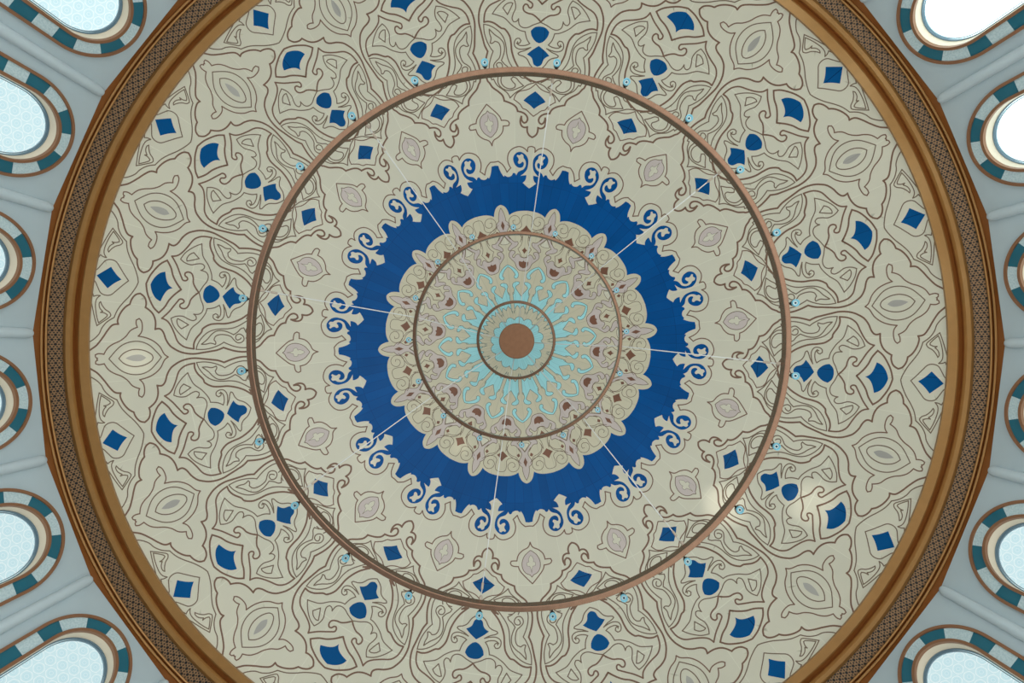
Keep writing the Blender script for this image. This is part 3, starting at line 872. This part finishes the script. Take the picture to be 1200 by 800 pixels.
ch = bpy.data.objects.new('ring_chandelier', None); COL.objects.link(ch)
ch.location = (0, 0, 11.0 + EYE)
ch['label'] = 'large copper chandelier of three concentric rings hung on steel cables'; ch['category'] = 'chandelier'
def center_for(px, py, z):
    """axis position that shows at the pixel when the thing hangs at height z"""
    d = RM.transposed() @ Vector(((px - 600) / F, (py - 400) / F, 1.0))
    X = CAM + d * (z / d.z); return X.x, X.y
def in_ch(o): o.location = (o.location[0], o.location[1], o.location[2] - ch.location[2]); return o
ZO, ZM, ZS, ZH = 11.0, 14.1, 15.83, 16.5
CO = center_for(607.5, 394.7, ZO); CMi = center_for(606.5, 393.2, ZM); CS = center_for(604.7, 398.2, ZS); CH = center_for(605.5, 399.4, ZH)
def hoop(s_out, s_in, z, h, c, name='ring', bev=0.012):
    ro, ri = s_out * z / F, s_in * z / F
    p = [(ri + bev, z), (ro - bev, z), (ro, z + bev), (ro, z + h - bev), (ro - bev, z + h), (ri + bev, z + h), (ri, z + h - bev), (ri, z + bev)]
    o = lathe(name, [(r, zz - ZO) for r, zz in p], M['copper'], 256, ch, loc=(c[0], c[1], 0))
    return o, (ro, ri)
ring_o, ro_o = hoop(320.0, 313.6, ZO, 0.20, CO)
ring_o['label'] = 'widest ring, carrying 24 small lamps'
ring_m, ro_m = hoop(123.2, 119.4, ZM, 0.15, CMi)
ring_m['label'] = 'middle ring, carrying 16 small lamps'
ring_s, ro_s = hoop(46.4, 43.2, ZS, 0.10, CS)
ring_s['label'] = 'small ring around the hub'
# hub
rh = 20.8 * ZH / F
hub = lathe('hub', [(0.0, 0), (rh * .96, 0), (rh, 0.02), (rh, 0.14), (rh * .9, 0.2), (0.05, 0.3), (0.04, APEX_Z - ZH - 0.1), (0.12, APEX_Z - ZH - 0.06), (0.14, APEX_Z - ZH + .02), (0, APEX_Z - ZH + .02)],
            M['hubm'], 96, ch, closed=False, loc=(CH[0], CH[1], ZH - ZO))
hub['label'] = 'solid copper disc at the centre'
fix_normals(hub)
def tube_pts(path, r, n=8):
    V, Fc = [], []
    m = len(path)
    for i, p in enumerate(path):
        p = Vector(p)
        d = (Vector(path[min(i + 1, m - 1)]) - Vector(path[max(i - 1, 0)])).normalized()
        up = Vector((0, 0, 1)) if abs(d.z) < .95 else Vector((1, 0, 0))
        a = d.cross(up).normalized(); b = d.cross(a)
        for j in range(n):
            t = 2 * pi * j / n; V.append(p + (a * cos(t) + b * sin(t)) * r)
    for i in range(m - 1):
        for j in range(n):
            j2 = (j + 1) % n; Fc.append((i * n + j, i * n + j2, (i + 1) * n + j2, (i + 1) * n + j))
    Fc.append(tuple(range(n))[::-1]); Fc.append(tuple((m - 1) * n + j for j in range(n)))
    return V, Fc
for cw in (7.6, 50.7, 95.8, 141.5, 188.2, 234.6, 280.3, 324.5):
    a = radians(cw - 90)
    e = Vector((cos(a), sin(a), 0))
    p_o = Vector((CO[0], CO[1], 0.21)) + e * (ro_o[1] + 0.02)
    p_m = Vector((CMi[0], CMi[1], ZM - ZO + 0.16)) + e * ((ro_m[0] + ro_m[1]) / 2)
    p_s = Vector((CS[0], CS[1], ZS - ZO + 0.11)) + e * ((ro_s[0] + ro_s[1]) / 2)
    p_h = Vector((CH[0], CH[1], ZH - ZO + 0.16)) + e * (rh - 0.02)
    V, Fc = tube_pts([p_o, p_m, p_s, p_h], 0.0125, 8)
    cb = mesh_obj('cable', V, Fc, M['cable'], ch, None, True)
    # turnbuckle and clamps
    d = (p_m - p_o).normalized()
    def fitting(name, pa, pb, r):
        v, f = tube_pts([pa, pa.lerp(pb, .15), pa.lerp(pb, .85), pb], r, 8)
        for ring_, q in ((0, pa), (3, pb)):
            for j in range(8): v[ring_ * 8 + j] = q + (v[ring_ * 8 + j] - q) * 0.6
        mesh_obj(name, v, f, M['clamp'], cb, None, True)
    fitting('anchor', p_o - d * 0.02, p_o + d * 0.10, 0.035)
    fitting('turnbuckle', p_o + d * 0.22, p_o + d * 0.38, 0.026)
    fitting('turnbuckle', p_o + d * 0.62, p_o + d * 0.70, 0.024)
    fitting('clamp', p_m - d * 0.07 - Vector((0, 0, .02)), p_m + d * 0.07 - Vector((0, 0, .02)), 0.032)
    fitting('clamp', p_s - d * 0.035 - Vector((0, 0, .01)), p_s + d * 0.035 - Vector((0, 0, .01)), 0.022)
# clamps on the bottom of the middle ring where the cables pass: small collars
def lamp_meshes(scale):
    s = scale
    arm_v, arm_f = tube_pts([(-0.13 * s, 0, 0.045 * s), (0.0, 0, 0.045 * s)], 0.022 * s, 10)
    def lat(prof, n=20):
        V, Fc = [], []
        m = len(prof)
        for i in range(n):
            t = 2 * pi * i / n
            for r, z in prof: V.append((r * cos(t), r * sin(t), z))
        for i in range(n):
            i2 = (i + 1) % n
            for j in range(m - 1): Fc.append((i * m + j, i * m + j + 1, i2 * m + j + 1, i2 * m + j))
        return V, Fc
    return (arm_v, arm_f), lat
def make_lamp(s):
    root = None
    (av, af), lat = lamp_meshes(s)
    V, Fc = lat([(0.0, 0.10 * s), (0.05 * s, 0.10 * s), (0.06 * s, 0.07 * s), (0.062 * s, 0.02 * s), (0.045 * s, 0.015 * s), (0.0, 0.015 * s)])
    b = len(av); av = list(av) + V; af = list(af) + [tuple(b + i for i in q) for q in Fc]
    lm = mesh_obj('lamp', av, af, M['darkm'], ch); sharp(lm, 40)
    V, Fc = lat([(0.040 * s, 0.03 * s), (0.062 * s, 0.02 * s), (0.078 * s, -0.03 * s), (0.080 * s, -0.07 * s), (0.070 * s, -0.075 * s), (0.050 * s, -0.05 * s), (0.044 * s, -0.0 * s)])
    mesh_obj('lamp_glass', V, Fc, M['lampglass'], lm, None, True)
    V, Fc = lat([(0.0, -0.062 * s), (0.018 * s, -0.06 * s), (0.022 * s, -0.04 * s), (0.0, 0.02 * s)])
    mesh_obj('bulb', V, Fc, M['lampin'], lm, None, True)
    V, Fc = lat([(0.020 * s, -0.035 * s), (0.046 * s, -0.045 * s), (0.046 * s, -0.03 * s), (0.02 * s, -0.02 * s)])
    mesh_obj('collar', V, Fc, M['lampwhite'], lm, None, True)
    return lm
def copy_lamp(l):
    c = l.copy(); COL.objects.link(c)
    for q in l.children:
        d = q.copy(); COL.objects.link(d); d.parent = c
    return c
lo = make_lamp(1.0)
ko = 24
for i in range(ko):
    l = lo if i == 0 else copy_lamp(lo)
    a = radians(8.0 - 90 + 15 * i)
    R = ro_o[0] + 0.115
    l.location = (CO[0] + R * cos(a), CO[1] + R * sin(a), 0.02); l.rotation_euler = (0, 0, a)
lm0 = make_lamp(0.92)
for i in range(16):
    l = lm0 if i == 0 else copy_lamp(lm0)
    a = radians(20.3 - 90 + 22.5 * i)
    R = ro_m[0] + 0.10
    l.location = (CMi[0] + R * cos(a), CMi[1] + R * sin(a), ZM - ZO + 0.02); l.rotation_euler = (0, 0, a)

# ------------------------------------------------------------------ floor of the hall
M['floor'] = plain('pale_stone_floor', srgb(172, 172, 168), 0.5, 0, 0.06, 0.6)
V = [(26 * cos(2 * pi * i / 96), 26 * sin(2 * pi * i / 96), z) for z in (0, -0.3) for i in range(96)]
Fc = [tuple(range(96)), tuple(range(191, 95, -1))] + [(i, 96 + i, 96 + (i + 1) % 96, (i + 1) % 96) for i in range(96)]
fl = mesh_obj('floor', V, Fc, M['floor']); fl['kind'] = 'structure'

# ------------------------------------------------------------------ light
w = bpy.data.worlds.new('World'); scene.world = w; w.use_nodes = True
bg = w.node_tree.nodes['Background']; bg.inputs[0].default_value = (0.90, 0.96, 1.0, 1); bg.inputs[1].default_value = 1.55
SL = bpy.data.lights.new('sun', 'SUN'); SL.energy = 11.0; SL.angle = radians(1.0); SL.color = (1.0, 0.99, 0.96)
so = bpy.data.objects.new('sun', SL); COL.objects.link(so); so.location = (30, -15, 30)
_e, _a = radians(42), radians(-35)
so.rotation_euler = Vector((-cos(_e) * cos(_a), -cos(_e) * sin(_a), -sin(_e))).to_track_quat('-Z', 'Y').to_euler()
def spot(name, target, src, power, size_deg, blend, col=(1, .93, .75)):
    L = bpy.data.lights.new(name, 'SPOT'); L.energy = power; L.spot_size = radians(size_deg); L.spot_blend = blend; L.color = col; L.shadow_soft_size = 0.03
    o = bpy.data.objects.new(name, L); COL.objects.link(o); o.location = src
    o.rotation_euler = (Vector(target) - Vector(src)).to_track_quat('-Z', 'Y').to_euler(); return o
def on_dome(px, py):
    x, y, sd = 0, 0, 0
    d = RM.transposed() @ Vector(((px - 600) / F, (py - 400) / F, 1.0))
    c = CAM - Vector((0, 0, ZC)); A = d.dot(d); B = 2 * c.dot(d); C = c.dot(c) - RC * RC
    t = (-B + sqrt(B * B - 4 * A * C)) / (2 * A); X = CAM + d * t; return (X.x, X.y, X.z + EYE)
src = (-6.0, -3.5, 7.2 + EYE)  # unseen spots added only to throw small bright patches on the dome
spot('added_glint_spot', on_dome(850, 592), src, 2300, 5.5, 1.0)
spot('added_glint_spot', on_dome(952, 590), src, 1900, 5.0, 1.0)
spot('added_glint_spot', on_dome(160, 422), (6.5, 2.0, 7.2 + EYE), 1800, 3.4, 1.0)
spot('added_glint_spot', on_dome(432, 532), (6.5, -2.0, 7.2 + EYE), 900, 4.0, 1.0)
spot('added_glint_spot', on_dome(541, 522), (6.5, -2.0, 7.2 + EYE), 1100, 3.0, 1.0)

# ------------------------------------------------------------------ camera and view
cam = bpy.data.cameras.new('camera'); co = bpy.data.objects.new('camera', cam); COL.objects.link(co)
cam.sensor_width = 36; cam.lens = 36 * F / 1200; cam.clip_start = 0.05; cam.clip_end = 200
right, down, fwd = RM[0], RM[1], RM[2]
R3 = Matrix((right, -Vector(down), -Vector(fwd))).transposed()
co.matrix_world = Matrix.Translation(CAM + Vector((0, 0, EYE))) @ R3.to_4x4()
scene.camera = co
vs = scene.view_settings; vs.view_transform = 'Standard'; vs.look = 'None'; vs.exposure = 0.0; vs.gamma = 1.0; vs.use_curve_mapping = False
